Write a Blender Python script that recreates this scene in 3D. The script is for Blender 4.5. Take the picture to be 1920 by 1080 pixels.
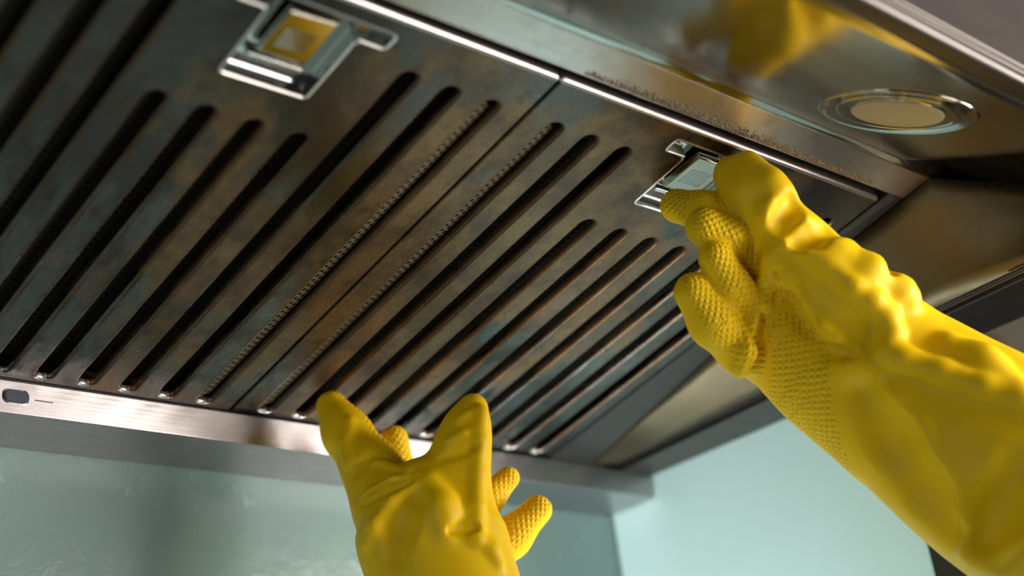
import bpy, bmesh, math, random
import numpy as np
from mathutils import Vector, Matrix
from mathutils.geometry import delaunay_2d_cdt

# ------------------------------------------------------------------ frame of reference
# local millimetres: X along the hood, Y towards the back wall, Z up, origin at the rear edge of the filters
HOOD_Z = 1.70
def W(p): return (p[0]*.001, p[1]*.001, p[2]*.001 + HOOD_Z)
RIGHT = np.array([0.74447652, -0.65430, -0.13282]); FWD = np.array([0.64246, 0.64794, 0.40918]); DOWN = np.array([0.18167, 0.38996, -0.90274])
CAM = np.array([-435.099, -679.800, -304.717]); FPX = 2741.47

scene = bpy.context.scene
C = scene.collection
for o in list(bpy.data.objects): bpy.data.objects.remove(o)

# ------------------------------------------------------------------ camera
cd = bpy.data.cameras.new('camera'); cam = bpy.data.objects.new('camera', cd); C.objects.link(cam)
cam.matrix_world = Matrix(((RIGHT[0], -DOWN[0], -FWD[0], CAM[0]*.001), (RIGHT[1], -DOWN[1], -FWD[1], CAM[1]*.001),
                           (RIGHT[2], -DOWN[2], -FWD[2], CAM[2]*.001+HOOD_Z), (0, 0, 0, 1)))
cd.sensor_width = 36; cd.lens = FPX/1920*36; cd.clip_start = .02
cd.dof.use_dof = True; cd.dof.focus_distance = .775; cd.dof.aperture_fstop = 3.8
scene.camera = cam

# ------------------------------------------------------------------ light
w = bpy.data.worlds.new('world'); scene.world = w; w.use_nodes = True
w.node_tree.nodes['Background'].inputs[0].default_value = (.62, .68, .72, 1)
w.node_tree.nodes['Background'].inputs[1].default_value = .06
def area(name, loc, target, sx, sy, power, col):
    l = bpy.data.lights.new(name, 'AREA'); l.shape = 'RECTANGLE'; l.size = sx; l.size_y = sy; l.energy = power; l.color = col
    o = bpy.data.objects.new(name, l); C.objects.link(o); o.location = W(loc)
    o.rotation_euler = (Vector(W(target)) - Vector(W(loc))).to_track_quat('-Z', 'Y').to_euler(); return o
area('window_light_right', (1330, -1560, -150), (100, -150, 0), 1.35, .75, 88, (1.0, .94, .88))
area('window_light_front', (650, -1800, -620), (60, -150, 0), .8, .5, 8, (1.0, .95, .92))
area('left_fill', (-1500, -420, -300), (360, -20, -100), .6, .7, 4, (.88, .95, 1.0))  # unseen fill from the left, added to brighten the side wall
o = area('corner_fill', (120, -30, -760), (356, 40, -90),   .25, .1, 1.6, (.90, .97, 1.0)); o.data.spread = math.radians(62)  # unseen fill light, added low down to brighten the wall corner
scene.view_settings.view_transform = 'Standard'; scene.view_settings.look = 'None'
scene.view_settings.gamma = 1; scene.view_settings.use_curve_mapping = False
scene.view_settings.exposure = 0.0

# ------------------------------------------------------------------ materials
def nodes(name):
    m = bpy.data.materials.new(name); m.use_nodes = True; t = m.node_tree; b = t.nodes['Principled BSDF']
    return m, t, b
def N(t, typ, **kw):
    n = t.nodes.new(typ)
    for k, v in kw.items():
        if k.startswith('i_'): n.inputs[k[2:].replace('_', ' ')].default_value = v
        else: setattr(n, k, v)
    return n
def L(t, a, b): t.links.new(a, b)
def mixc(t, fac, a, b):
    n = t.nodes.new('ShaderNodeMix'); n.data_type = 'RGBA'
    for s, v in ((n.inputs[0], fac), (n.inputs[6], a), (n.inputs[7], b)):
        if isinstance(v, (int, float, tuple)): s.default_value = v
        else: L(t, v, s)
    return n.outputs[2]
def ramp(t, src, lo, hi):
    n = t.nodes.new('ShaderNodeMapRange'); n.inputs[1].default_value = lo; n.inputs[2].default_value = hi; L(t, src, n.inputs[0]); return n.outputs[0]
def mth(t, op, a, b=None, c=None):
    n = t.nodes.new('ShaderNodeMath'); n.operation = op
    for i, v in enumerate((a, b, c)):
        if v is None: continue
        if isinstance(v, (int, float)): n.inputs[i].default_value = v
        else: L(t, v, n.inputs[i])
    return n.outputs[0]
def noise(t, vec, scale, detail=3, rough=.55):
    n = t.nodes.new('ShaderNodeTexNoise'); n.inputs['Scale'].default_value = scale; n.inputs['Detail'].default_value = detail
    n.inputs['Roughness'].default_value = rough; L(t, vec, n.inputs['Vector']); return n.outputs[0]
def mapping(t, vec, scale):
    n = t.nodes.new('ShaderNodeMapping'); n.inputs['Scale'].default_value = scale; L(t, vec, n.inputs['Vector']); return n.outputs[0]
def bump(t, b, h, strength, dist):
    n = t.nodes.new('ShaderNodeBump'); n.inputs['Strength'].default_value = strength; n.inputs['Distance'].default_value = dist
    L(t, h, n.inputs['Height']); L(t, n.outputs[0], b.inputs['Normal']); return n

def brushed(name, col, rough, streak=(4, 900, 900), amt=.25, bstr=.12, dirt=0, aniso=0):
    m, t, b = nodes(name); co = N(t, 'ShaderNodeTexCoord').outputs['Object']
    s = noise(t, mapping(t, co, streak), 1, 4, .7)
    big = noise(t, co, 14, 3)
    b.inputs['Metallic'].default_value = 1
    c2 = tuple(x*.72 for x in col)
    c = mixc(t, mth(t, 'MULTIPLY', s, amt*2), (*col, 1), (*c2, 1))
    if dirt:
        d = ramp(t, noise(t, co, 55, 6, .7), .52, .72)
        c = mixc(t, mth(t, 'MULTIPLY', d, dirt), c, (.10, .062, .03, 1))
    L(t, c, b.inputs['Base Color'])
    r = mth(t, 'ADD', mth(t, 'MULTIPLY', s, .16), mth(t, 'ADD', mth(t, 'MULTIPLY', big, .10), rough-.13)); L(t, r, b.inputs['Roughness'])
    bump(t, b, s, bstr, .0004)
    if aniso:
        b.inputs['Anisotropic'].default_value = aniso
        tn = t.nodes.new('ShaderNodeTangent'); tn.direction_type = 'RADIAL'; tn.axis = 'X'; L(t, tn.outputs[0], b.inputs['Tangent'])
    return m
M = {}
M['rail'] = brushed('brushed_rail', (.52, .48, .475), .30, (5, 900, 900), .5, .3, .12, .85)
M['strip'] = brushed('brushed_strip', (.62, .55, .50), .33, (5, 900, 900), .35, .2, .35, .7)
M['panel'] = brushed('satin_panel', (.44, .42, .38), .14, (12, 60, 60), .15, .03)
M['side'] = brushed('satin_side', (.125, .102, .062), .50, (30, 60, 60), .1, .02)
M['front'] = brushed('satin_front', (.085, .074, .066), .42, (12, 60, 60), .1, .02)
M['chrome'] = brushed('chrome_tray', (.62, .61, .58), .11, (12, 60, 60), .1, .03)
def plain(name, col, rough=.5, metal=0, **kw):
    m, t, b = nodes(name); b.inputs['Base Color'].default_value = (*col, 1); b.inputs['Roughness'].default_value = rough; b.inputs['Metallic'].default_value = metal
    co = N(t, 'ShaderNodeTexCoord').outputs['Object']; bump(t, b, noise(t, co, 300, 3), .1, .0004)
    for k, v in kw.items(): b.inputs[k.replace('_', ' ')].default_value = v
    return m
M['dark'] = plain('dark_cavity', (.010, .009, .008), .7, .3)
M['sheet'] = plain('shaded_sheet', (.07, .055, .035), .45, .6)  # colour darkened to paint in the shade behind the slots
M['lens'] = plain('frosted_lens', (.42, .37, .26), .55)
M['pad'] = plain('rubber_pad', (.035, .045, .065), .6)
M['groove'] = plain('dark_gasket', (.012, .012, .012), .5)

def filter_mat():
    m, t, b = nodes('greasy_filter_steel'); co = N(t, 'ShaderNodeTexCoord').outputs['Object']
    sx = N(t, 'ShaderNodeSeparateXYZ'); L(t, co, sx.inputs[0]); X, Y, Z = sx.outputs
    # grease burnt into the plate, heaviest near the seam of the two filters
    g = mth(t, 'ADD', mth(t, 'MULTIPLY', mth(t, 'ABSOLUTE', mth(t, 'SUBTRACT', X, .045)), 5.0), mth(t, 'MULTIPLY', mth(t, 'ABSOLUTE', mth(t, 'ADD', Y, .14)), 3.2))
    patch = noise(t, mapping(t, co, (1, .8, 1)), 15, 8, .66)
    m1 = ramp(t, mth(t, 'SUBTRACT', patch, mth(t, 'MULTIPLY', g, .24)), .27, .38)
    col_br = noise(t, co, 30, 6, .7)
    brown = mixc(t, ramp(t, col_br, .40, .60), (.085, .045, .022, 1), (.23, .125, .042, 1))
    steel = mixc(t, ramp(t, noise(t, mapping(t, co, (1, .5, 1)), 26, 7, .65), .44, .56), (.105, .093, .08, 1), (.215, .218, .20, 1))
    fade = ramp(t, Y, -.25, -.05)  # steel coloured darker towards the front, painting in its dimmer reflections
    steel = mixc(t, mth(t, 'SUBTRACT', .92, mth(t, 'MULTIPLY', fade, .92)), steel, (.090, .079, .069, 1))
    c = mixc(t, mth(t, 'MULTIPLY', m1, .85), steel, brown)
    sp = ramp(t, noise(t, mapping(t, co, (1, .6, 1)), 80, 6, .72), .58, .66)
    c = mixc(t, mth(t, 'MULTIPLY', sp, .6), c, (.075, .035, .02, 1))
    fine = noise(t, co, 1100, 3, .8)
    c = mixc(t, mth(t, 'MULTIPLY', ramp(t, fine, .50, .62), .55), c, (.045, .03, .02, 1))
    # shade along the rear edge of the right-hand filter, painted into the steel colour
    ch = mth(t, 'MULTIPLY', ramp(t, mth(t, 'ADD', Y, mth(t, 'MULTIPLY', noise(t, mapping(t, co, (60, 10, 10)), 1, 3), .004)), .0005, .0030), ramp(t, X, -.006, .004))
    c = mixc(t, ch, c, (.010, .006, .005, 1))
    # thin rust next to the slot lips
    at = t.nodes.new('ShaderNodeAttribute'); at.attribute_name = 'edge'
    e = mth(t, 'MULTIPLY', at.outputs['Fac'], ramp(t, noise(t, mapping(t, co, (60, 25, 25)), 1, 4, .7), .35, .6))
    c = mixc(t, e, c, (.12, .055, .02, 1))
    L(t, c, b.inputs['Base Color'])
    L(t, mth(t, 'SUBTRACT', 1.0, mth(t, 'MULTIPLY', m1, .35)), b.inputs['Metallic'])
    r = mth(t, 'ADD', mth(t, 'MULTIPLY', m1, .10), mth(t, 'ADD', mth(t, 'MULTIPLY', fine, .12), .20)); L(t, r, b.inputs['Roughness'])
    dr = N(t, 'ShaderNodeTexVoronoi'); dr.inputs['Scale'].default_value = 150; L(t, co, dr.inputs['Vector'])
    drop = mth(t, 'MULTIPLY', ramp(t, dr.outputs[0], .22, .05), ramp(t, noise(t, co, 40, 2), .55, .62))
    h = mth(t, 'ADD', mth(t, 'MULTIPLY', fine, .35), drop)
    bump(t, b, h, .35, .0004); return m
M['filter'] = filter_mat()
M['baffle'] = plain('baffle_steel', (.17, .115, .06), .5, .2)  # lighter than the sheet, painting in the light caught in the seam slots
M['lever'] = brushed('latch_steel', (.46, .43, .36), .10, (12, 60, 60), .1, .03)
M['edge'] = brushed('highlight_edge', (.78, .71, .68), .32, (5, 60, 60), .1, .02)  # paler steel that paints in highlights on front edges, slot ends and tray lips

def rubber():
    m, t, b = nodes('yellow_rubber'); co = N(t, 'ShaderNodeTexCoord').outputs['Object']
    a = t.nodes.new('ShaderNodeAttribute'); a.attribute_name = 'grip'
    s = N(t, 'ShaderNodeSeparateXYZ'); L(t, a.outputs['Vector'], s.inputs[0]); S, T, K = s.outputs
    k = 2*math.pi/2.9
    u = mth(t, 'SINE', mth(t, 'MULTIPLY', mth(t, 'ADD', S, T), k*.7)); v = mth(t, 'SINE', mth(t, 'MULTIPLY', mth(t, 'SUBTRACT', S, T), k*.7))
    uu = mth(t, 'POWER', mth(t, 'ADD', mth(t, 'MULTIPLY', u, .5), .5), .7); vv = mth(t, 'POWER', mth(t, 'ADD', mth(t, 'MULTIPLY', v, .5), .5), .7)
    d = mth(t, 'MULTIPLY', mth(t, 'MULTIPLY', uu, vv), K)
    n1 = noise(t, co, 38, 3, .5); n2 = noise(t, co, 900, 2)
    h = mth(t, 'ADD', mth(t, 'ADD', mth(t, 'MULTIPLY', d, 1.0), mth(t, 'MULTIPLY', n1, .5)), mth(t, 'MULTIPLY', n2, .05))
    c = mixc(t, n1, (.88, .55, .002, 1), (.80, .51, .002, 1))
    L(t, c, b.inputs['Base Color'])
    b.inputs['Roughness'].default_value = .5; b.inputs['Specular IOR Level'].default_value = .2
    b.inputs['Subsurface Weight'].default_value = .12; b.inputs['Subsurface Radius'].default_value = (.006, .003, .0005); b.inputs['Subsurface Scale'].default_value = .6
    bump(t, b, h, .9, .0009); return m
M['rubber'] = rubber()

def wallmat(name, col, spec=.5, rough=.22, scratch=True):
    m, t, b = nodes(name); co = N(t, 'ShaderNodeTexCoord').outputs['Object']
    cl = noise(t, co, 6, 4); f = noise(t, co, 45, 5, .7)
    c = mixc(t, cl, (*[x*.88 for x in col], 1), (*[min(1, x*1.1) for x in col], 1))
    if scratch:
        c = mixc(t, mth(t, 'MULTIPLY', ramp(t, f, .62, .76), .5), c, (.62, .70, .68, 1))
    L(t, c, b.inputs['Base Color']); b.inputs['Roughness'].default_value = rough; b.inputs['Specular IOR Level'].default_value = spec
    if scratch: bump(t, b, f, .25, .002)
    return m
M['wall_back'] = wallmat('green_splashback', (.22, .315, .295))
M['wall_right'] = wallmat('aqua_wall', (.56, .76, .73), .3, .45, False)
M['beige'] = wallmat('beige_wall', (.33, .29, .22), .2, .8, False)
M['cab'] = plain('dark_cabinet', (.010, .016, .013), .4)
M['vase'] = plain('dark_glaze', (.02, .008, .006), .4)
M['floor'] = plain('grey_floor', (.16, .17, .17), .5)
M['ceil'] = plain('white_ceiling', (.2, .19, .18), .8)

# ------------------------------------------------------------------ mesh helpers
def make(name, verts, faces, mats, parent=None, smooth=False, fm=None, world=True, mm=True):
    me = bpy.data.meshes.new(name)
    vs = [W(v) for v in verts] if mm else verts
    me.from_pydata(vs, [], faces)
    if not isinstance(mats, (list, tuple)): mats = [mats]
    for x in mats: me.materials.append(x)
    if fm is not None: me.polygons.foreach_set('material_index', fm)
    if smooth: me.polygons.foreach_set('use_smooth', [True]*len(me.polygons))
    me.update()
    o = bpy.data.objects.new(name, me); C.objects.link(o)
    if parent: o.parent = parent; o.matrix_parent_inverse = parent_world(parent).inverted()
    return o
def parent_world(p):
    m = p.matrix_basis.copy()
    return parent_world(p.parent) @ p.matrix_parent_inverse @ m if p.parent else m
def thing(name, label, cat, loc, group=None):
    o = bpy.data.objects.new(name, None); C.objects.link(o); o.location = W(loc); o['label'] = label; o['category'] = cat
    if group: o['group'] = group
    return o
def tag(o, **kw):
    for k, v in kw.items(): o[k] = v
    return o
def fixnormals(o):
    bm = bmesh.new(); bm.from_mesh(o.data); bmesh.ops.recalc_face_normals(bm, faces=bm.faces); bm.to_mesh(o.data); bm.free(); return o
def bevel(o, width, seg=2, ang=35):
    m = o.modifiers.new('bevel', 'BEVEL'); m.width = width*.001; m.segments = seg; m.limit_method = 'ANGLE'; m.angle_limit = math.radians(ang)
    o.data.polygons.foreach_set('use_smooth', [True]*len(o.data.polygons))
    n = o.modifiers.new('wn', 'WEIGHTED_NORMAL'); n.keep_sharp = True
    return o
def box(name, x0, x1, y0, y1, z0, z1, mat, parent=None, bv=0):
    v = [(x, y, z) for x in (x0, x1) for y in (y0, y1) for z in (z0, z1)]
    f = [(0, 1, 3, 2), (4, 6, 7, 5), (0, 4, 5, 1), (2, 3, 7, 6), (0, 2, 6, 4), (1, 5, 7, 3)]
    o = fixnormals(make(name, v, f, mat, parent))
    if bv: bevel(o, bv)
    return o
def prism(name, prof, xs, mat, parent=None, smooth=False, closed=True):
    """profile of (y,z) or callable, swept along X"""
    n = len(prof); v = [(x, p[0], p[1]) for x in xs for p in prof]; f = []
    for i in range(len(xs)-1):
        for j in range(n if closed else n-1): f.append((i*n+j, i*n+(j+1) % n, (i+1)*n+(j+1) % n, (i+1)*n+j))
    if closed: f += [tuple(range(n)), tuple(range((len(xs)-1)*n, len(xs)*n))]
    return fixnormals(make(name, v, f, mat, parent, smooth))

TA = math.radians(11); BF = np.array([0, -math.cos(TA), math.sin(TA)]); NF = np.array([0, -math.sin(TA), -math.cos(TA)])
def F(u, v, h=0): p = BF*v + NF*h; return (u, p[1], p[2])

# ------------------------------------------------------------------ the setting
def struct(name, *a, **k): o = box(name, *a, **k); o['kind'] = 'structure'; return o
struct('wall_back', -2400, 372, 54, 70, -1700, 900, M['wall_back'])
o = struct('wall_right', 360, 372, -207, 54, -1700, 900, M['wall_right']); bevel(o, 5, 3)
struct('dark_strip_1', 356, 374, -236, -206, -1700, 900, M['cab'])  # dark strip added so that the end of the side wall reads dark
struct('wall_far', 2300, 2320, -2600, 1600, -1700, 900, M['beige'])
struct('wall_side_room', 372, 2300, 1580, 1600, -1700, 900, M['beige'])
struct('floor', -2600, 2400, -2600, 1700, -1720, -1700, M['floor'])
struct('ceiling', -2600, 2400, -2600, 1700, 900, 920, M['ceil'])

# ------------------------------------------------------------------ cooker hood
hood = thing('cooker_hood', 'brushed stainless steel cooker hood seen from below, with greasy filters and a round lamp', 'cooker hood', (0, -200, 0))
XL, XR = -358, 358
# rear rail
o = prism('rear_rail', [(4.9, -1.2), (4.9, -19.3), (54, -19.3), (54, 6), (12, 6), (12, -1.2)], [XL, XR], M['rail'], hood); bevel(o, .45, 2); o['label'] = 'bright brushed steel rail along the back wall'
# front strip + bend + lamp panel + lip + front face, one sheet with its bend radii
def arc(p0, a0, a1, r, n):  # heading angles in the (y,z) plane, walking along -y
    out = []; y, z = p0
    for i in range(n):
        a = a0+(a1-a0)*(i+.5)/n; st = abs(a1-a0)*r/n; y -= math.cos(a)*st; z += math.sin(a)*st; out.append((y, z))
    return out
def fy(v, h=0): p = F(0, v, h); return (p[1], p[2])
P0 = np.array(fy(331)); B2 = math.radians(23); DL = np.array([-math.cos(B2), -math.sin(B2)])
PLIP = P0 + DL*115
# strip frame (in front of the filters), meets the filters with a dark gap
sp = [fy(304.5, -14), fy(304.5, -1), fy(305.3, 0)] + [fy(v) for v in (310, 318, 325)]
o = prism('front_strip', sp + [fy(325, -2.5), fy(306.5, -2.5), fy(306.5, -14)], [-268, 268], M['strip'], hood); bevel(o, .35, 2)
o['label'] = 'brushed strip in front of the filters, crusted with grease'
# bend between the strip and the lamp panel
bend = [fy(325)] + arc(fy(325), TA, -B2, 12, 8); bend.append(tuple(np.array(bend[-1])+DL*1.0))
bend_end = np.array(bend[-1])
def lampx(s):   # right-hand boundary of the lamp panel, flares outwards
    return float(np.interp(s, [-6, 0, 32, 70, 115], [268, 273, 306, 322, 328]))
verts = []; faces = []; nb = len(bend)
NLS = 12; rows = list(bend)
tot = PLIP - bend_end
for i in range(1, NLS+1): rows.append(tuple(bend_end+tot*i/NLS))
for k, (y, z) in enumerate(rows):
    s = max(0, ((np.array((y, z))-P0) @ DL)); xr = lampx(s)
    for x in (-xr, -160, -40, 40, 115, 154, 193, 230, xr): verts.append((x, y, z))
nc = 9
for k in range(len(rows)-1):
    for c in range(nc-1): faces.append((k*nc+c, k*nc+c+1, (k+1)*nc+c+1, (k+1)*nc+c))
o = fixnormals(make('lamp_panel', verts, faces, M['panel'], hood, True)); m = o.modifiers.new('s', 'SOLIDIFY'); m.thickness = .0012; m.offset = 1
# make sure normals look down
def face_down(o):
    me = o.data
    if sum(p.normal.z*p.area for p in me.polygons) > 0: me.flip_normals()
face_down(o); o['label'] = 'satin steel panel carrying the lamp'
m.offset = -1
# front lip and face
fl = [tuple(PLIP), (PLIP[0]-2.0, PLIP[1]-1.2), (PLIP[0]-4.0, PLIP[1]-1.2), (PLIP[0]-7, PLIP[1]-1.0)]
fl += [(PLIP[0]-7-3*math.sin(a), PLIP[1]+2-3*math.cos(a)) for a in (.5, 1.0, 1.4)]
yf = fl[-1][0]
fl += [(yf, PLIP[1]+4.6), (yf+1.2, PLIP[1]+5.2), (yf+1.2, PLIP[1]+6.6), (yf-.6, PLIP[1]+7.4), (yf-.9, PLIP[1]+9), (yf-.9, 150), (yf+8, 150), (yf+8, PLIP[1]+4)]
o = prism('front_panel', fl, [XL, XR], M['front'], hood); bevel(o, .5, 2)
o['label'] = 'smooth steel front face and lip of the hood'
# side panels (end cheeks of the recess)
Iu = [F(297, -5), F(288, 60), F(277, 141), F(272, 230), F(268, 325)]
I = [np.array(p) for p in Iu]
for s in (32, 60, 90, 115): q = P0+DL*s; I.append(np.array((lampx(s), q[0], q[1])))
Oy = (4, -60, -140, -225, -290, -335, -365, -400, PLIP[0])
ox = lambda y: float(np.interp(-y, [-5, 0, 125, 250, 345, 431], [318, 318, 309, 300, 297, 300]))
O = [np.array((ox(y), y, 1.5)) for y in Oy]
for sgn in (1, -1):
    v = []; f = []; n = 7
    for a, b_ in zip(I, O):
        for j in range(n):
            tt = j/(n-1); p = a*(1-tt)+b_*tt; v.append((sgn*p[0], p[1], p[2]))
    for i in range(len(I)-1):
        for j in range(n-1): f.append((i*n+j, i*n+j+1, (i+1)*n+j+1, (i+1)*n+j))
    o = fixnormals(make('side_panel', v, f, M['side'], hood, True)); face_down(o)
    m = o.modifiers.new('s', 'SOLIDIFY'); m.thickness = .001; m.offset = -1
    # flat frame between the filter and the cheek
    v = []; f = []
    for k, vv_ in enumerate((-5, 60, 141, 230, 304.5, 325)):
        xo = np.interp(vv_, [-5, 60, 141, 230, 325], [297, 288, 277, 272, 268])
        for x, h in ((255.5, -14), (255.5, -.8), (256.2, 0), (xo-1.5, 0), (xo, -.8)): 
            q = F(sgn*x if vv_ < 304 else sgn*max(x, 262 if h == 0 and x < 257 else x), vv_, h); v.append(q)
    for k in range(4):
        for j in range(4): f.append((k*5+j, k*5+j+1, (k+1)*5+j+1, (k+1)*5+j))
    o = fixnormals(make('side_strip', v, f, M['front'], hood)); face_down(o)
# side rails: flat undersides with a groove along their inner edge
for sgn in (1, -1):
    v = []; f = []
    prof = lambda xo: [(xo, 3), (xo, 1.5), (xo+4.2, 1.5), (xo+4.2, -.2), (xo+5.0, -.2), (xo+5.0, 1.2), (xo+6.4, 1.2), (xo+6.4, -3), (358, -3), (358, 10)]
    ys = (4.8, -60, -140, -225, -290, -345, -400, -430)
    for y in ys:
        for (x, z) in prof(ox(y)): v.append((sgn*x, y, z))
    n = 10
    for i in range(len(ys)-1):
        for j in range(n): f.append((i*n+j, i*n+(j+1) % n, (i+1)*n+(j+1) % n, (i+1)*n+j))
    f += [tuple(range(n)), tuple(range(n*(len(ys)-1), n*len(ys)))]
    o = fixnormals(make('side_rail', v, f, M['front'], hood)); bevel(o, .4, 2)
# roof / body of the hood
box('body', XL, XR, -430, 50, 95, 150, M['front'], hood, 1)
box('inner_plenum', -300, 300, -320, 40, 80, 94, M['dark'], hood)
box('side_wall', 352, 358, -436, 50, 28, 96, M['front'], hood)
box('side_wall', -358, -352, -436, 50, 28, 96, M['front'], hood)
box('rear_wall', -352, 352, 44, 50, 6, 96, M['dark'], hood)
# rubber buffer on the rail
def rrect(w, h, r, n=6):
    out = []
    for cx, cy, a0 in ((w/2-r, h/2-r, 0), (-w/2+r, h/2-r, 90), (-w/2+r, -h/2+r, 180), (w/2-r, -h/2+r, 270)):
        for i in range(n+1): a = math.radians(a0+90*i/n); out.append((cx+r*math.cos(a), cy+r*math.sin(a)))
    return out
def button(name, cx, cz, w, h, r, y, mat, depth):
    o2 = rrect(w, h, r); o1 = rrect(w-.9, h-.9, r-.3); n = len(o2); v = []; f = []
    for (px, pz), yy in [(p, y) for p in o2]+[(p, y-depth*.7) for p in o2]+[(p, y-depth) for p in o1]: v.append((cx+px, yy, cz+pz))
    for k in range(2):
        for j in range(n): f.append((k*n+j, k*n+(j+1) % n, (k+1)*n+(j+1) % n, (k+1)*n+j))
    f.append(tuple(range(2*n, 3*n)))
    return fixnormals(make(name, v, f, mat, hood, False))
o = button('switch_bezel', -127.9, -9.9, 14.6, 8.2, 3.2, 4.95, M['chrome'], .35)
o = button('rubber_button', -127.6, -9.9, 13.0, 7.0, 2.8, 4.95, M['pad'], 1.1); o['label'] = 'dark grey rubber button'
o = box('marker_line', -117.5, -107.5, 4.7, 4.95, -10.7, -10.1, plain('brown_mark', (.13, .05, .03)), hood)
# recessed lamp
lc = P0 + DL*50; ND = np.array((-math.sin(B2), -math.cos(B2)))   # panel normal: down and, since the panel falls to the front, backwards
ND = np.array((math.sin(B2), -math.cos(B2)))
def lampP(r, a, h):
    q = lc + DL*(r*math.sin(a)) + ND*h; return (154+r*math.cos(a), q[0], q[1])
def lathe(name, prof, mat, parent, n=72, cap=False):
    v = [lampP(r, 2*math.pi*i/n, h) for r, h in prof for i in range(n)]; f = []
    for k in range(len(prof)-1):
        for i in range(n): f.append((k*n+i, k*n+(i+1) % n, (k+1)*n+(i+1) % n, (k+1)*n+i))
    if cap: f.append(tuple((len(prof)-1)*n+i for i in range(n)))
    return fixnormals(make(name, v, f, mat, parent, True))
ring = lathe('lamp_ring', [(38.8, 0), (38.8, 1.0), (38.2, 1.5), (37.4, 1.6), (36.6, 1.2), (31.6, .9), (31, .3), (30.6, -.9)], M['panel'], hood); ring['label'] = 'flat round trim ring of the lamp'
lathe('lamp_gap', [(39.6, .05), (38.6, .06)], M['groove'], ring)
lathe('inner_ring', [(30.4, -.6), (30.1, .8), (29.6, 1.3), (29, 1.2), (28.4, .6), (23.2, .5), (22.7, 1.0)], M['panel'], ring)
o = lathe('lamp_lens', [(22.6, .6), (22.5, 1.3), (22.0, 1.8), (21, 1.95)], M['lens'], ring, cap=True); o['label'] = 'frosted cream lens'
# dried grease crust along the strip's inner edge
random.seed(4)
v = []; f = []
def blob(cx, cv, r, hh):
    n = 7; b0 = len(v)
    st = random.uniform(.9, 1.7); an = random.uniform(-.5, .5)
    for rr, h in ((1, -.05), (.75, .55), (.35, .95)):
        for i in range(n):
            a = 2*math.pi*i/n; dx = r*rr*math.cos(a); dv = r*rr*st*math.sin(a)
            v.append(F(cx+dx*math.cos(an)-dv*math.sin(an)*.6, cv+dv*math.cos(an)*.8+dx*math.sin(an), h*hh))
    for k in range(2):
        for i in range(n): f.append((b0+k*n+i, b0+k*n+(i+1) % n, b0+(k+1)*n+(i+1) % n, b0+(k+1)*n+i))
    f.append(tuple(b0+2*n+i for i in range(n)))
for i in range(2600):
    x = random.uniform(8, 235); dens = math.exp(-((x-110)/65)**2)
    if random.random() > .25+dens: continue
    off = abs(random.gauss(0, 1.9))
    blob(x, 306.3+off, random.uniform(.25, .85)*(1.1-.12*off if off < 5 else .5), random.uniform(.2, .7))
o = fixnormals(make('grease_crust', v, f, plain('dried_grease', (.26, .20, .14), .4, .8), hood, True)); o['kind'] = 'stuff'; o['label'] = 'row of dried grease beads on the strip edge'

# ------------------------------------------------------------------ grease filters
PITCH = 24.0; MARG = 19.75
def stadium(u, v0, v1, r, n=10):
    out = []
    for i in range(n+1): a = math.pi*i/n; out.append((u+r*math.cos(a), v1-r+r*math.sin(a)))
    for i in range(n+1): a = math.pi+math.pi*i/n; out.append((u+r*math.cos(a), v0+r+r*math.sin(a)))
    return out
def rounded(poly, r, n=4):
    out = []; m_ = len(poly)
    for i in range(m_):
        p = np.array(poly[i]); a = np.array(poly[i-1]); b = np.array(poly[(i+1) % m_])
        da = (a-p)/np.linalg.norm(a-p); db = (b-p)/np.linalg.norm(b-p)
        for k in range(n+1):
            t_ = k/n; q = (1-t_)**2*(p+da*r)+2*t_*(1-t_)*p+t_*t_*(p+db*r); out.append(tuple(q))
    return out
def inset(loop, d):
    """move a ccw loop inwards by d"""
    P = np.array(loop); nx = np.roll(P, -1, 0)-P; pv = P-np.roll(P, 1, 0)
    def nrm(a): return a/np.maximum(np.linalg.norm(a, axis=1), 1e-9)[:, None]
    t_ = nrm(nrm(nx)+nrm(pv)); nn = np.stack([-t_[:, 1], t_[:, 0]], 1)
    c_ = np.maximum(.5, np.abs((nrm(nx)*t_).sum(1)))
    return [tuple(x) for x in P+nn*d/c_[:, None]]
def tshape(uc, grow=0):
    a = 21.3; b_ = 36.6; p = [(uc-a, 241), (uc+a, 241), (uc+a, 281), (uc+b_, 281), (uc+b_, 288.8), (uc-b_, 288.8), (uc-b_, 281), (uc-a, 281)]
    return rounded(p, 1.6)
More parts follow.
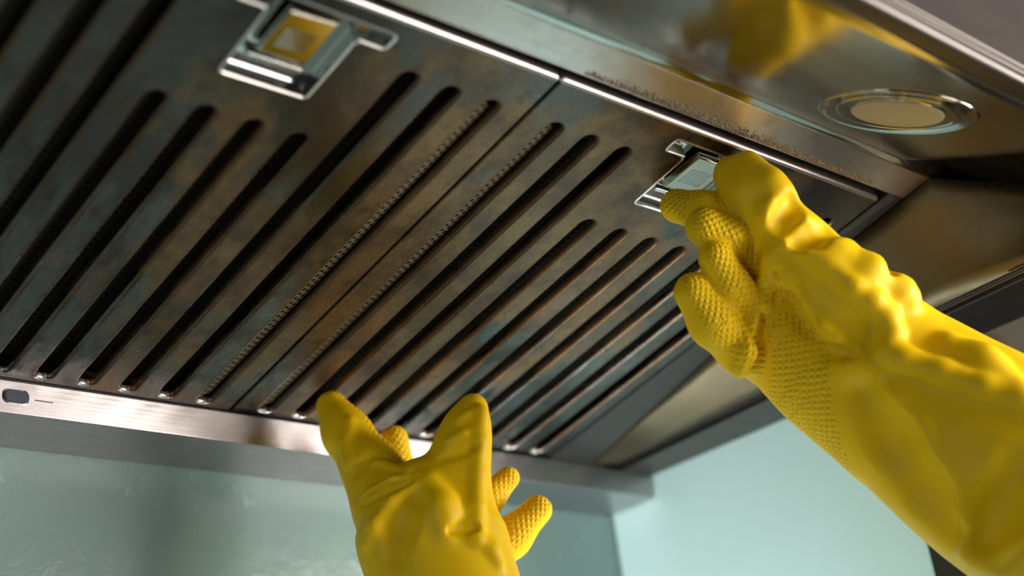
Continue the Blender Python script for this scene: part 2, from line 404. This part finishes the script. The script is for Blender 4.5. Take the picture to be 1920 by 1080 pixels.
def build_filter(u0, u1, label):
    uc = (u0+u1)/2
    root = thing('grease_filter', label, 'filter', F(uc, 150, 0), 'grease filters in the hood')
    verts = []; faces = []; edgew = []
    def add(p, e=0): verts.append(p); edgew.append(e); return len(verts)-1
    def ringadd(loops):
        idx = [[add(F(u, v, h), e) for (u, v) in lp] for lp, h, e in loops]
        for a, b_ in zip(idx, idx[1:]):
            n = len(a)
            for i in range(n): faces.append((a[i], a[(i+1) % n], b_[(i+1) % n], b_[i]))
        return idx
    slots = []
    for k in range(10):
        u = (u0 + MARG+.0 + PITCH*k) if u0 >= 0 else (u1 - MARG - PITCH*k)
        kk = k
        slots.append((u, 0.5, 219.5 if kk in (3, 4, 5, 6) else 273.5))
    outer = rounded([(u0, -4.6), (u1, -4.6), (u1, 299.4), (u0, 299.4)], 2.2)
    def insO(d): return [(a_[0]+(b_[0]-a_[0])*.35, b_[1]) for a_, b_ in zip(outer, inset(outer, d))]
    plate_out = insO(2.4)
    loops2d = [plate_out]; hole_tests = []
    sl = [stadium(u, a-1.8, b_+1.4, 6.1) for u, a, b_ in slots]
    tl = tshape(uc)
    tl_out = inset(tl, -1.5)
    # flat plate: constrained Delaunay with rust ring around every slot
    sl_far = [inset(s, -1.6) for s in sl]
    pts = []; edges = []
    for lp in [plate_out]+sl+[tl_out]+sl_far:
        b0 = len(pts); pts += lp; edges += [(b0+i, b0+(i+1) % len(lp)) for i in range(len(lp))]
    vo, eo, fo, ov, oe, of = delaunay_2d_cdt([Vector(p) for p in pts], edges, [], 1, 1e-6)
    nfar0 = len(plate_out)+sum(len(s) for s in sl)+len(tl_out)
    nsl0 = len(plate_out); nsl1 = nsl0+sum(len(s) for s in sl)
    base = len(verts)
    for i, p in enumerate(vo):
        orig = ov[i]; e = 1 if any(nsl0 <= q < nsl1 for q in orig) else 0
        add(F(p[0], p[1], 0), e)
    def inside(pt, lp):
        x, y = pt; c_ = False
        for i in range(len(lp)):
            x1, y1 = lp[i]; x2, y2 = lp[i-1]
            if (y1 > y) != (y2 > y) and x < (x2-x1)*(y-y1)/(y2-y1)+x1: c_ = not c_
        return c_
    pf0 = len(faces)
    for fc in fo:
        cx = sum(vo[i][0] for i in fc)/len(fc); cy = sum(vo[i][1] for i in fc)/len(fc)
        if inside((cx, cy), tl_out): continue
        if any(inside((cx, cy), s) for s in sl): continue
        faces.append(tuple(base+i for i in fc))
    pf1 = len(faces)
    # slot lips
    fl0 = len(faces)
    for s in sl:
        ringadd([(s, 0, 1), (inset(s, .35), -.10, .8), (inset(s, 1.3), -.85, .5), (inset(s, 1.6), -1.4, .3), (inset(s, 1.7), -3.8, .1)])
    fl1 = len(faces); ylip = fy(1.4)[0]*.001
    # rolled outer edge
    R_ = 2.4
    rl = []
    for a in (0, 22, 45, 67, 90): aa = math.radians(a); rl.append((insO(R_*(1-math.sin(aa))), -R_*(1-math.cos(aa)), 0))
    rl.append((outer, -13, 0))
    fe0 = len(faces); ringadd(rl); fe1 = len(faces)
    # tray lip
    ft0 = len(faces)
    ringadd([(tl_out, 0, 0), (inset(tl_out, .5), .35, 0), (inset(tl_out, 1.0), .35, 0), (inset(tl_out, 1.5), -.3, 0), (inset(tl_out, 1.6), -1.2, 0)])
    fyv = fy(297.6)[0]-.001; ft1 = len(faces)
    fmi = [1 if fe0 <= i < fe1 and min(verts[q][1] for q in faces[i]) <= fyv or (fl0 <= i < fl1 and min(verts[q][1] for q in faces[i]) > -1.6) or ft0 <= i < ft1 else 0 for i in range(len(faces))]
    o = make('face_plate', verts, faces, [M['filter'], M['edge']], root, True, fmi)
    nfl = [not (pf0 <= i < pf1) for i in range(len(faces))]; o.data.polygons.foreach_set('use_smooth', nfl)
    at = o.data.attributes.new('edge', 'FLOAT', 'POINT'); at.data.foreach_set('value', edgew)
    bm = bmesh.new(); bm.from_mesh(o.data); bmesh.ops.remove_doubles(bm, verts=bm.verts, dist=1e-6); bmesh.ops.recalc_face_normals(bm, faces=bm.faces); bm.to_mesh(o.data); bm.free(); face_down(o)
    o['label'] = 'slotted steel face stained brown with burnt grease'
    es = o.modifiers.new('es', 'EDGE_SPLIT'); es.split_angle = math.radians(50)
    # tray
    verts = []; faces = []; edgew = []
    td = inset(tl, 0.1)
    idx = ringadd([(td, -.2, 0), (td, -7.0, 0), (inset(td, .8), -7.8, 0)])
    tv = [Vector(p) for p in inset(td, .8)]; n = len(tv)
    vo, eo, fo, *_ = delaunay_2d_cdt(tv, [(i, (i+1) % n) for i in range(n)], [], 1, 1e-6)
    b0 = len(verts)
    for p in vo: add(F(p[0], p[1], -7.8))
    for fc in fo: faces.append(tuple(b0+i for i in fc))
    tray = fixnormals(make('handle_tray', verts, faces, M['chrome'], root)); face_down(tray); tray['label'] = 'polished T-shaped recess for the latch'
    # latch lever
    prof = [(283, -3.4), (282, -1.2), (262, -.6), (258, -.4)]
    for a in range(0, 181, 22): aa = math.radians(a); prof.append((256.5-2.2*math.sin(aa), -2.6+2.2*math.cos(aa)))
    prof += [(262, -4.6), (266, -5.0), (283, -5.4)]
    v = [F(uc+x, p[0], p[1]-2.0+.08*(p[0]-262)-(.09 if uc < 0 else .03)*x) for x in (-12, 12) for p in prof]; n = len(prof)
    f = [(j, (j+1) % n, n+(j+1) % n, n+j) for j in range(n)]+[tuple(range(n)), tuple(range(n, 2*n))]
    lv = fixnormals(make('latch_lever', v, f, M['lever'], tray)); bevel(lv, .5, 2); lv['label'] = 'shiny spring latch'
    # catch frame below the lever
    v = []; f = []
    q = [(uc-14, 249.5), (uc+14, 249.5), (uc+14, 252), (uc-14, 252)]
    v = [F(a, b_, -7.8) for a, b_ in q]+[F(a, b_, -3.6) for a, b_ in q]
    f = [(0, 1, 5, 4), (1, 2, 6, 5), (2, 3, 7, 6), (3, 0, 4, 7), (4, 5, 6, 7)]
    bevel(fixnormals(make('latch_stop', v, f, M['chrome'], tray)), .5, 2)
    # knurled thumb plate: small ribs
    v = []; f = []
    for i in range(9):
        vv_ = 261.5+i*1.35; hh = -.6-(vv_-262)*.03
        b0 = len(v)
        for du, dv, dh in ((-8, 0, 0), (8, 0, 0), (8, .65, .22), (-8, .65, .22), (-8, 1.0, -.05), (8, 1.0, -.05)): v.append(F(uc+du, vv_+dv, hh+dh-2.0+.08*(vv_-262)-(.09 if uc < 0 else .03)*du))
        f += [(b0, b0+1, b0+2, b0+3), (b0+3, b0+2, b0+5, b0+4)]
    make('thumb_ribs', v, f, M['chrome'], tray)['label'] = 'fine grip ribs on the latch'
    # perforated inner sheet, 6 mm behind the face
    t_ = 4.4; nu = int((u1-u0-12)/t_); nv = int(290/t_); un = 8
    verts = []; faces = []
    for k, (us, a, b_) in enumerate(slots):
        pass
    cols = sorted({int((us-u0-6+dx)/t_) for us, _, _ in slots for dx in (-8, -4.4, 0, 4.4, 8)})
    sq = [(1, 0), (1, 1), (0, 1), (-1, 1), (-1, 0), (-1, -1), (0, -1), (1, -1)]
    for i in cols:
        for j in range(nv):
            cu = u0+6+(i+.5)*t_; cv = (j+.5)*t_+(t_/2 if i % 2 else 0)
            b0 = len(verts)
            for s_ in sq: verts.append(F(cu+s_[0]*t_/2, cv+s_[1]*t_/2, -9.5))
            for q in range(8): a_ = 2*math.pi*q/8; verts.append(F(cu+1.25*math.cos(a_), cv+1.25*math.sin(a_), -9.5))
            for q in range(8): faces.append((b0+q, b0+(q+1) % 8, b0+8+(q+1) % 8, b0+8+q))
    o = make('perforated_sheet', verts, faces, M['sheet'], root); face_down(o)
    o['kind'] = 'stuff'; o['label'] = 'dark perforated sheet behind the slots'
    verts = []; faces = []
    us = slots[0][0]
    for i in range(2):
        for j in range(62):
            cu = us-3.9+(i+.5)*3.4; cv = 3+(j+.5)*4.3+(2.15 if i else 0); b0 = len(verts)
            if cv > 268: continue
            hz = lambda x: -1.5-(x-us+4.2)*.35
            for s_ in sq: verts.append(F(cu+s_[0]*1.7, cv+s_[1]*2.15, hz(cu+s_[0]*1.7)))
            rr = 1.15
            for q in range(8): a_ = 2*math.pi*q/8; xx = cu+rr*math.cos(a_); verts.append(F(xx, cv+rr*math.sin(a_), hz(xx)))
            for q in range(8): faces.append((b0+q, b0+(q+1) % 8, b0+8+(q+1) % 8, b0+8+q))
    o = make('inner_baffle', verts, faces, M['baffle'], root); face_down(o); o['label'] = 'punched baffle showing through the slot next to the seam'
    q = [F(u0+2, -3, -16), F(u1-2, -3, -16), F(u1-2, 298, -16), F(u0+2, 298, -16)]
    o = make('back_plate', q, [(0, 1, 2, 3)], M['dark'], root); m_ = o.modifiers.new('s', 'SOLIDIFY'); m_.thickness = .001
    return root
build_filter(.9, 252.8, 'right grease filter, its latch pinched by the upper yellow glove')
build_filter(-252.0, -.6, 'left grease filter with its shiny latch uncovered')

# ------------------------------------------------------------------ gloves: implicit surfaces in camera-aligned millimetres
def cp(px, py, D): return np.array([(px-960)/FPX*D, (py-540)/FPX*D, D])
def smin(a, b, k):
    if k <= 0: return np.minimum(a, b)
    h = np.clip(.5+.5*(b-a)/k, 0, 1); return b*(1-h)+a*h-k*h*(1-h)
def smax(a, b, k): return -smin(-a, -b, k)
def cone(P, a, b, ra, rb, kz=1.0):
    ab = b-a; w = P-a; sc = np.array([1, 1, kz], dtype=np.float32)
    ab2 = ab*sc; w = w*sc
    t_ = np.clip((w @ ab2)/max(ab2 @ ab2, 1e-6), 0, 1)
    d = np.sqrt(((w-t_[..., None]*ab2)**2).sum(-1)); return d-(ra+t_*(rb-ra)), t_
class Glove:
    def __init__(s): s.chains = []; s.ridges = []; s.grooves = []
    def chain(s, pts, k=6, kz=1.0, join=2.0, pad=(0, 0, -1), grip=1.0, span=1.25):
        """pts: (px, py, depth_mm, radius_px)"""
        P = [(cp(x, y, D), r*D/FPX) for x, y, D, r in pts]; s.chains.append((P, k, kz, join, np.array(pad, float), grip, span))
    def prim_eval(s, P):
        out = []
        for (pts, k, kz, join, pad, grip, span) in s.chains:
            d = None
            for (a, ra), (b_, rb) in zip(pts, pts[1:]):
                q, _ = cone(P, a, b_, ra, rb, kz); d = q if d is None else smin(d, q, k)
            out.append(d)
        return out
    def base(s, P):
        ds = s.prim_eval(P); r = ds[0]
        for d, c_ in zip(ds[1:], s.chains[1:]): r = smin(r, d, c_[3])
        return r
    def hit(s, px, py):
        d = np.array([(px-960)/FPX, (py-540)/FPX, 1.0]); D = 560.0
        for _ in range(90):
            v_ = float(s.base((d*D)[None, :])[0]); D += max(v_*.7, .15) if v_ > .05 else 0
            if v_ <= .05 or D > 1100: break
        return D if D < 1100 else None
    def ridge(s, pts, r, lift=0.0, k=5, taper=True):
        Q = []
        n = len(pts)
        for i, (x, y) in enumerate(pts):
            D = s.hit(x, y)
            if D is None: continue
            rr = r*(.45+.55*math.sin(math.pi*(i+.5)/n)) if taper else r
            Q.append((cp(x, y, D+rr-lift*rr-rr*.45), rr))
        if len(Q) > 1: s.ridges.append((Q, k))
    def groove(s, pts, r, k=4, depth=.45):
        Q = []; n = len(pts)
        for i, (x, y) in enumerate(pts):
            D = s.hit(x, y)
            if D is None: continue
            rr = r*(.4+.6*math.sin(math.pi*(i+.5)/n)); Q.append((cp(x, y, D-rr*(1-2*depth)*1.0), rr))
        if len(Q) > 1: s.grooves.append((Q, k))
    def full(s, P):
        d = s.base(P)
        for Q, k in s.ridges:
            for (a, ra), (b_, rb) in zip(Q, Q[1:]): d = smin(d, cone(P, a, b_, ra, rb)[0], k)
        for Q, k in s.grooves:
            for (a, ra), (b_, rb) in zip(Q, Q[1:]): d = smax(d, -cone(P, a, b_, ra, rb)[0], k)
        return d
    def mesh(s, name, step, parent, clip=None):
        A = np.array([p for c_ in s.chains for p, r in c_[0]]); Rm = np.array([r for c_ in s.chains for p, r in c_[0]])
        lo = (A-Rm[:, None]).min(0)-4; hi = (A+Rm[:, None]).max(0)+4
        n = np.ceil((hi-lo)/step).astype(int)+1
        xs = lo[0]+np.arange(n[0])*step; ys = lo[1]+np.arange(n[1])*step; zs = lo[2]+np.arange(n[2])*step
        V = np.full(tuple(n), 50., np.float32)
        # evaluate in slabs, skipping far blocks
        bs = 16
        for i in range(0, n[0], bs):
            for j in range(0, n[1], bs):
                for k in range(0, n[2], bs):
                    X = xs[i:i+bs]; Y = ys[j:j+bs]; Z = zs[k:k+bs]
                    c_ = np.array([[X.mean(), Y.mean(), Z.mean()]]); dc = s.base(c_)[0]
                    if abs(dc) > bs*step*1.0+10: V[i:i+bs, j:j+bs, k:k+bs] = dc; continue
                    G = np.stack(np.meshgrid(X, Y, Z, indexing='ij'), -1)
                    V[i:i+bs, j:j+bs, k:k+bs] = s.full(G)
        if clip is not None:
            G = np.stack(np.meshgrid(xs, ys, zs, indexing='ij'), -1).astype(np.float32); V = np.maximum(V, clip(G).astype(np.float32))
        v_, f_ = surface_nets(V)
        v_ = lo+v_*step
        v_ = smooth_mesh(v_, f_, 2)
        # grip coordinates
        best = None
        att = np.zeros((len(v_), 3), np.float32); bd = np.full(len(v_), 1e9)
        for (pts, k, kz, join, pad, grip, span) in s.chains:
            sacc = 0; 
            for (a, ra), (b_, rb) in zip(pts, pts[1:]):
                d, t_ = cone(v_, a, b_, ra, rb, kz); L_ = np.linalg.norm(b_-a)
                ax = (b_-a)/max(L_, 1e-6); pd = pad-ax*(pad@ax); pd /= np.linalg.norm(pd); sd = np.cross(ax, pd)
                w_ = v_-(a+t_[:, None]*(b_-a)); al = np.arctan2(w_@sd, w_@pd); along = (v_-a)@ax
                m_ = d < bd
                bd[m_] = d[m_]
                att[m_, 0] = sacc+along[m_]; att[m_, 1] = al[m_]*(ra+rb)/2
                att[m_, 2] = grip*np.clip((span-np.abs(al[m_]))/.35, 0, 1)
                sacc += L_
        ed = np.concatenate([f_[:, [0, 1]], f_[:, [1, 2]], f_[:, [2, 3]], f_[:, [3, 0]]])
        bad = np.abs(att[ed[:, 0], :2]-att[ed[:, 1], :2]).sum(1) > step*3.2
        flag = np.zeros(len(v_), bool); flag[ed[bad].ravel()] = True
        near = flag[ed].any(1); flag2 = flag.copy(); flag2[ed[near].ravel()] = True
        att[flag2, 2] *= .4; att[flag, 2] = 0
        wv = CAM+v_[:, 0:1]*RIGHT+v_[:, 1:2]*DOWN+v_[:, 2:3]*FWD
        o = make(name, [tuple(p) for p in wv], [tuple(q) for q in f_.tolist()], M['rubber'], parent, True)
        a_ = o.data.attributes.new('grip', 'FLOAT_VECTOR', 'POINT'); a_.data.foreach_set('vector', att.ravel())
        return o
def surface_nets(V):
    S = V < 0; nx, ny, nz = V.shape
    cs = np.zeros((nx-1, ny-1, nz-1), np.uint8)
    for a in (0, 1):
        for b_ in (0, 1):
            for c_ in (0, 1): cs += S[a:nx-1+a, b_:ny-1+b_, c_:nz-1+c_]
    act = (cs > 0) & (cs < 8); idx = np.full(act.shape, -1, np.int64); cells = np.argwhere(act); idx[act] = np.arange(len(cells))
    acc = np.zeros((len(cells), 3)); cnt = np.zeros(len(cells))
    i, j, k = cells.T
    cr = [(a, b_, c_) for a in (0, 1) for b_ in (0, 1) for c_ in (0, 1)]
    for p in cr:
        for ax in range(3):
            if p[ax] == 1: continue
            q = list(p); q[ax] = 1
            v0 = V[i+p[0], j+p[1], k+p[2]]; v1 = V[i+q[0], j+q[1], k+q[2]]; m_ = (v0 < 0) != (v1 < 0)
            t_ = np.where(m_, v0/np.where(m_, v0-v1, 1), 0)
            pos = np.array(p, float)[None, :].repeat(len(cells), 0); pos[:, ax] += t_
            acc[m_] += pos[m_]; cnt[m_] += 1
    v_ = cells+acc/np.maximum(cnt, 1)[:, None]
    F_ = []
    for ax in range(3):
        a1, a2 = (ax+1) % 3, (ax+2) % 3
        s0 = [slice(None)]*3; s1 = [slice(None)]*3; s0[ax] = slice(0, -1); s1[ax] = slice(1, None)
        ch = S[tuple(s0)] != S[tuple(s1)]; e = np.argwhere(ch)
        ok = (e[:, a1] > 0) & (e[:, a2] > 0) & (e[:, a1] < V.shape[a1]-1) & (e[:, a2] < V.shape[a2]-1); e = e[ok]
        def cell(d1, d2): c_ = e.copy(); c_[:, a1] += d1; c_[:, a2] += d2; return idx[c_[:, 0], c_[:, 1], c_[:, 2]]
        q = np.stack([cell(-1, -1), cell(0, -1), cell(0, 0), cell(-1, 0)], 1)
        neg = S[e[:, 0], e[:, 1], e[:, 2]]; q[~neg] = q[~neg][:, ::-1]; F_.append(q)
    return v_, np.concatenate(F_)
def smooth_mesh(v_, f_, it):
    e = np.concatenate([f_[:, [0, 1]], f_[:, [1, 2]], f_[:, [2, 3]], f_[:, [3, 0]]])
    deg = np.bincount(e.ravel(), minlength=len(v_)).astype(float)
    for _ in range(it):
        acc = np.zeros_like(v_)
        for c_ in range(3):
            acc[:, c_] = np.bincount(e[:, 0], v_[e[:, 1], c_], len(v_))+np.bincount(e[:, 1], v_[e[:, 0], c_], len(v_))
        v_ = v_*.45+.55*acc/np.maximum(deg, 1)[:, None]
    return v_

# --- upper (right-hand) glove: palm towards the camera, thumb and index pinching the latch
g = Glove()
# wrist + forearm, first (everything joins to it)
g.chain([(1500, 590, 768, 92), (1580, 640, 762, 118), (1660, 720, 752, 138), (1775, 800, 738, 158), (1890, 880, 722, 178), (2010, 960, 706, 180), (2090, 1015, 694, 178)], k=25, kz=1.15, join=10, pad=(-.4, .5, -.9), grip=.0)
# palm (heel of the hand and knuckle side)
g.chain([(1440, 540, 765, 48), (1470, 640, 757, 72), (1540, 700, 752, 82), (1640, 800, 745, 70)], k=20, kz=1.1, join=14, pad=(-.35, .25, -1), grip=1.0, span=1.3)
# thenar / thumb
g.chain([(1374, 328, 760, 37), (1408, 362, 752, 41), (1455, 420, 748, 46), (1505, 475, 745, 58), (1590, 560, 742, 74), (1680, 640, 742, 72)], k=14, kz=1.0, join=10, pad=(-.75, .75, .5), grip=.5, span=1.0)
# index
g.chain([(1270, 386, 772, 33), (1320, 396, 758, 36), (1378, 420, 755, 36), (1450, 480, 758, 36)], k=6, join=2.0, pad=(.1, -.35, -1), span=1.3)
# index fingertip reaching up behind the latch
# middle
g.chain([(1322, 426, 744, 38), (1368, 446, 748, 37), (1420, 500, 758, 38), (1450, 540, 764, 36)], k=6, join=1.5, pad=(.45, -.05, -.9))
# ring
g.chain([(1342, 483, 738, 34), (1372, 540, 742, 36), (1412, 590, 752, 36), (1450, 620, 762, 34)], k=6, join=1.5, pad=(.35, -.15, -.9))
# little
g.chain([(1301, 548, 740, 38), (1338, 606, 742, 42), (1388, 656, 748, 40), (1430, 690, 756, 32)], k=8, join=2.5, pad=(.5, -.25, -.9))
# folds of the loose rubber
g.ridge([(1507, 463), (1550, 493), (1600, 538), (1635, 562), (1662, 592), (1672, 625), (1668, 660)], 6, .6, 3.5, False)
g.ridge([(1668, 660), (1693, 675), (1764, 700), (1844, 729), (1915, 753), (2000, 790)], 7, .6, 4, False)
g.ridge([(1468, 368), (1450, 392), (1438, 408)], 6, .3, 5)
g.ridge([(1535, 405), (1495, 425), (1476, 452)], 7, .3, 5)
g.ridge([(1405, 300), (1445, 345), (1480, 372)], 7, .2, 6)
g.ridge([(1560, 424), (1590, 436), (1608, 455)], 6, .5, 4)
g.ridge([(1590, 470), (1630, 505), (1690, 552), (1700, 560)], 8, .3, 7)
g.ridge([(1520, 445), (1570, 480), (1620, 520)], 7, .2, 6)
g.ridge([(1447, 492), (1436, 545), (1418, 605), (1400, 660), (1388, 690)], 5.5, .5, 3, False)
g.ridge([(1452, 480), (1478, 520), (1505, 572), (1540, 618), (1568, 640)], 5.5, .35, 3.5, False)
g.ridge([(1600, 690), (1660, 760), (1705, 815), (1760, 905), (1808, 980), (1832, 1030)], 9, .2, 8, False)
g.ridge([(1925, 925), (1893, 985), (1860, 1040)], 12, .3, 8)
g.ridge([(1780, 650), (1840, 680), (1900, 730)], 8, .2, 8)
g.groove([(1488, 378), (1475, 405), (1465, 425)], 6, 6, .25)
g.groove([(1552, 428), (1520, 440), (1500, 450)], 6, 6, .25)
g.groove([(1430, 590), (1420, 640), (1412, 690)], 3.5, 3, .35)
g.groove([(1463, 512), (1484, 560), (1508, 610), (1550, 655), (1600, 668)], 4, 4, .18)
g.groove([(1625, 740), (1665, 835), (1725, 930), (1770, 990)], 12, 12, .22)
g.groove([(1905, 880), (1870, 960), (1845, 1010)], 10, 10, .15)
g.groove([(1590, 452), (1630, 482), (1660, 512)], 6, 6, .25)
rg = thing('rubber_glove', 'upper yellow rubber glove reaching in from the right, pinching the filter latch', 'glove', tuple(CAM+cp(1880, 870, 722)@np.array([RIGHT, DOWN, FWD])), 'yellow rubber gloves')
o = g.mesh('glove_shell', 1.35, rg)

def sleeve(a, b, ra, rb, root):
    """forearm in a dark sleeve leaving the rolled cuff of the glove (outside the frame)"""
    A = CAM+a@np.array([RIGHT, DOWN, FWD]); B = CAM+b@np.array([RIGHT, DOWN, FWD]); d = (B-A)/np.linalg.norm(B-A)
    e1 = np.cross(d, (0, 0, 1)); e1 /= np.linalg.norm(e1); e2 = np.cross(d, e1); n = 40
    def tube(name, rows, mat):
        v = []; f = []
        for t_, r_ in rows:
            for i in range(n):
                an = 2*math.pi*i/n; rr = r_*(1+.02*math.sin(5*an+t_*.07)+.012*math.sin(9*an-t_*.11))
                v.append(tuple(A+d*t_+e1*rr*math.cos(an)+e2*rr*math.sin(an)))
        for k in range(len(rows)-1):
            for i in range(n): f.append((k*n+i, k*n+(i+1) % n, (k+1)*n+(i+1) % n, (k+1)*n+i))
        f += [tuple(range(n)), tuple(range((len(rows)-1)*n, len(rows)*n))]
        return fixnormals(make(name, v, f, mat, root, True))
    L_ = np.linalg.norm(B-A)
    tube('cuff', [(-4, ra*1.0), (0, ra*1.07), (10, ra*1.09), (14, ra*1.12), (19, ra*1.12), (22, ra*1.07), (20, ra*.9)], M['rubber'])
    o = tube('sleeve', [(-2, ra*.86)]+[(L_*i/14, (ra*.86)+(rb-ra*.86)*i/14+(1.5 if i % 2 else 0)) for i in range(1, 15)], M['cloth']); o['label'] = 'dark cloth sleeve'
M['cloth'] = plain('dark_cloth', (.03, .035, .045), .9)
sleeve(cp(2095, 1018, 693), cp(2700, 1420, 600), 46, 48, rg)

# --- lower (left-hand) glove: back of the hand to the camera, fingers spread under the filter edge
g = Glove()
g.chain([(800, 935, 800, 62), (805, 1000, 794, 118), (835, 1090, 782, 108), (865, 1190, 768, 112), (885, 1270, 752, 114)], k=25, kz=1.3, join=10, grip=0)
g.chain([(622, 763, 851, 30), (652, 815, 839, 38), (700, 884, 822, 49), (735, 955, 808, 64), (790, 1020, 796, 78)], k=14, join=6, pad=(.9, -.25, .25), grip=.8, span=1.0)
g.chain([(888, 762, 812, 24), (874, 808, 808, 37), (860, 870, 802, 48), (852, 950, 796, 62), (850, 1020, 792, 84)], k=14, join=6, pad=(.2, 0, 1), grip=.6, span=.8)
g.chain([(739, 824, 862, 27), (750, 890, 858, 27), (775, 960, 845, 30), (800, 1000, 825, 34)], k=8, join=4, pad=(.2, -.1, -1), grip=.7)
g.chain([(953, 896, 838, 22), (912, 938, 832, 28), (860, 985, 822, 32), (820, 1010, 815, 32)], k=8, join=4, pad=(-.1, .1, -1), grip=.75, span=1.0)
g.chain([(1008, 956, 828, 28), (958, 1008, 820, 34), (900, 1060, 812, 36), (850, 1080, 805, 36)], k=8, join=4, pad=(-.25, -.2, -1), grip=1, span=1.1)
g.ridge([(900, 775), (897, 830), (893, 890), (892, 950), (893, 1010)], 5, .3, 3, False)
g.ridge([(778, 893), (735, 903), (695, 925), (668, 955)], 3.2, .3, 2.5)
g.ridge([(775, 915), (735, 945), (705, 985), (690, 1020)], 4, .2, 4)
g.ridge([(765, 885), (725, 872), (690, 868)], 2.6, .35, 2)
g.ridge([(805, 905), (830, 950), (838, 1000)], 6, .12, 8)
g.ridge([(893, 805), (868, 816), (840, 828)], 2.8, .25, 2.5)
g.ridge([(893, 770), (875, 778), (858, 788)], 2.2, .25, 2)
g.ridge([(655, 790), (648, 830), (655, 870)], 3.5, .15, 4)
g.ridge([(885, 1010), (920, 1030), (935, 1060)], 4, .2, 4)
g.groove([(762, 905), (715, 922), (680, 945)], 3, 2, .35)
g.groove([(770, 940), (742, 985), (735, 1040)], 7, 8, .25)
g.groove([(888, 838), (858, 850), (828, 858)], 3, 2.5, .3)
g.groove([(890, 990), (868, 988), (845, 996)], 3, 3, .2)
g.groove([(700, 850), (675, 872), (665, 890)], 3, 2.5, .3)
lg = thing('rubber_glove', 'lower yellow rubber glove rising from the bottom edge with its fingers spread', 'glove', tuple(CAM+cp(850, 1150, 770)@np.array([RIGHT, DOWN, FWD])), 'yellow rubber gloves')
g.mesh('glove_shell', 1.35, lg)
sleeve(cp(887, 1285, 750), cp(1080, 1900, 640), 33, 40, lg)

# ------------------------------------------------------------------ far things past the end of the side wall
t = thing('tall_cabinet', 'tall dark cabinet standing far behind the upper glove, out of focus', 'cabinet', (1600, 700, -1700))
box('body', 1300, 2200, 300, 1500, -1700, 215, M['cab'], t, 4)
box('door', 1296, 1300, 306, 880, -1600, 205, M['cab'], t, 2)
box('door', 1296, 1300, 890, 1490, -1600, 205, M['cab'], t, 2)
v = []; f = []; n = 20; pr = [(0, 0), (40, 0), (52, 60), (50, 150), (38, 205), (16, 235), (9, 262), (12, 270), (0, 268)]
for rr, z in pr:
    for i in range(n): v.append((1679+rr*math.cos(2*math.pi*i/n), 380+rr*math.sin(2*math.pi*i/n), 215+z))
for k in range(len(pr)-1):
    for i in range(n): f.append((k*n+i, k*n+(i+1) % n, (k+1)*n+(i+1) % n, (k+1)*n+i))
o = fixnormals(make('vase', v, f, M['vase'], None, True)); tag(o, label='dark narrow-necked vase on top of the far cabinet', category='vase')
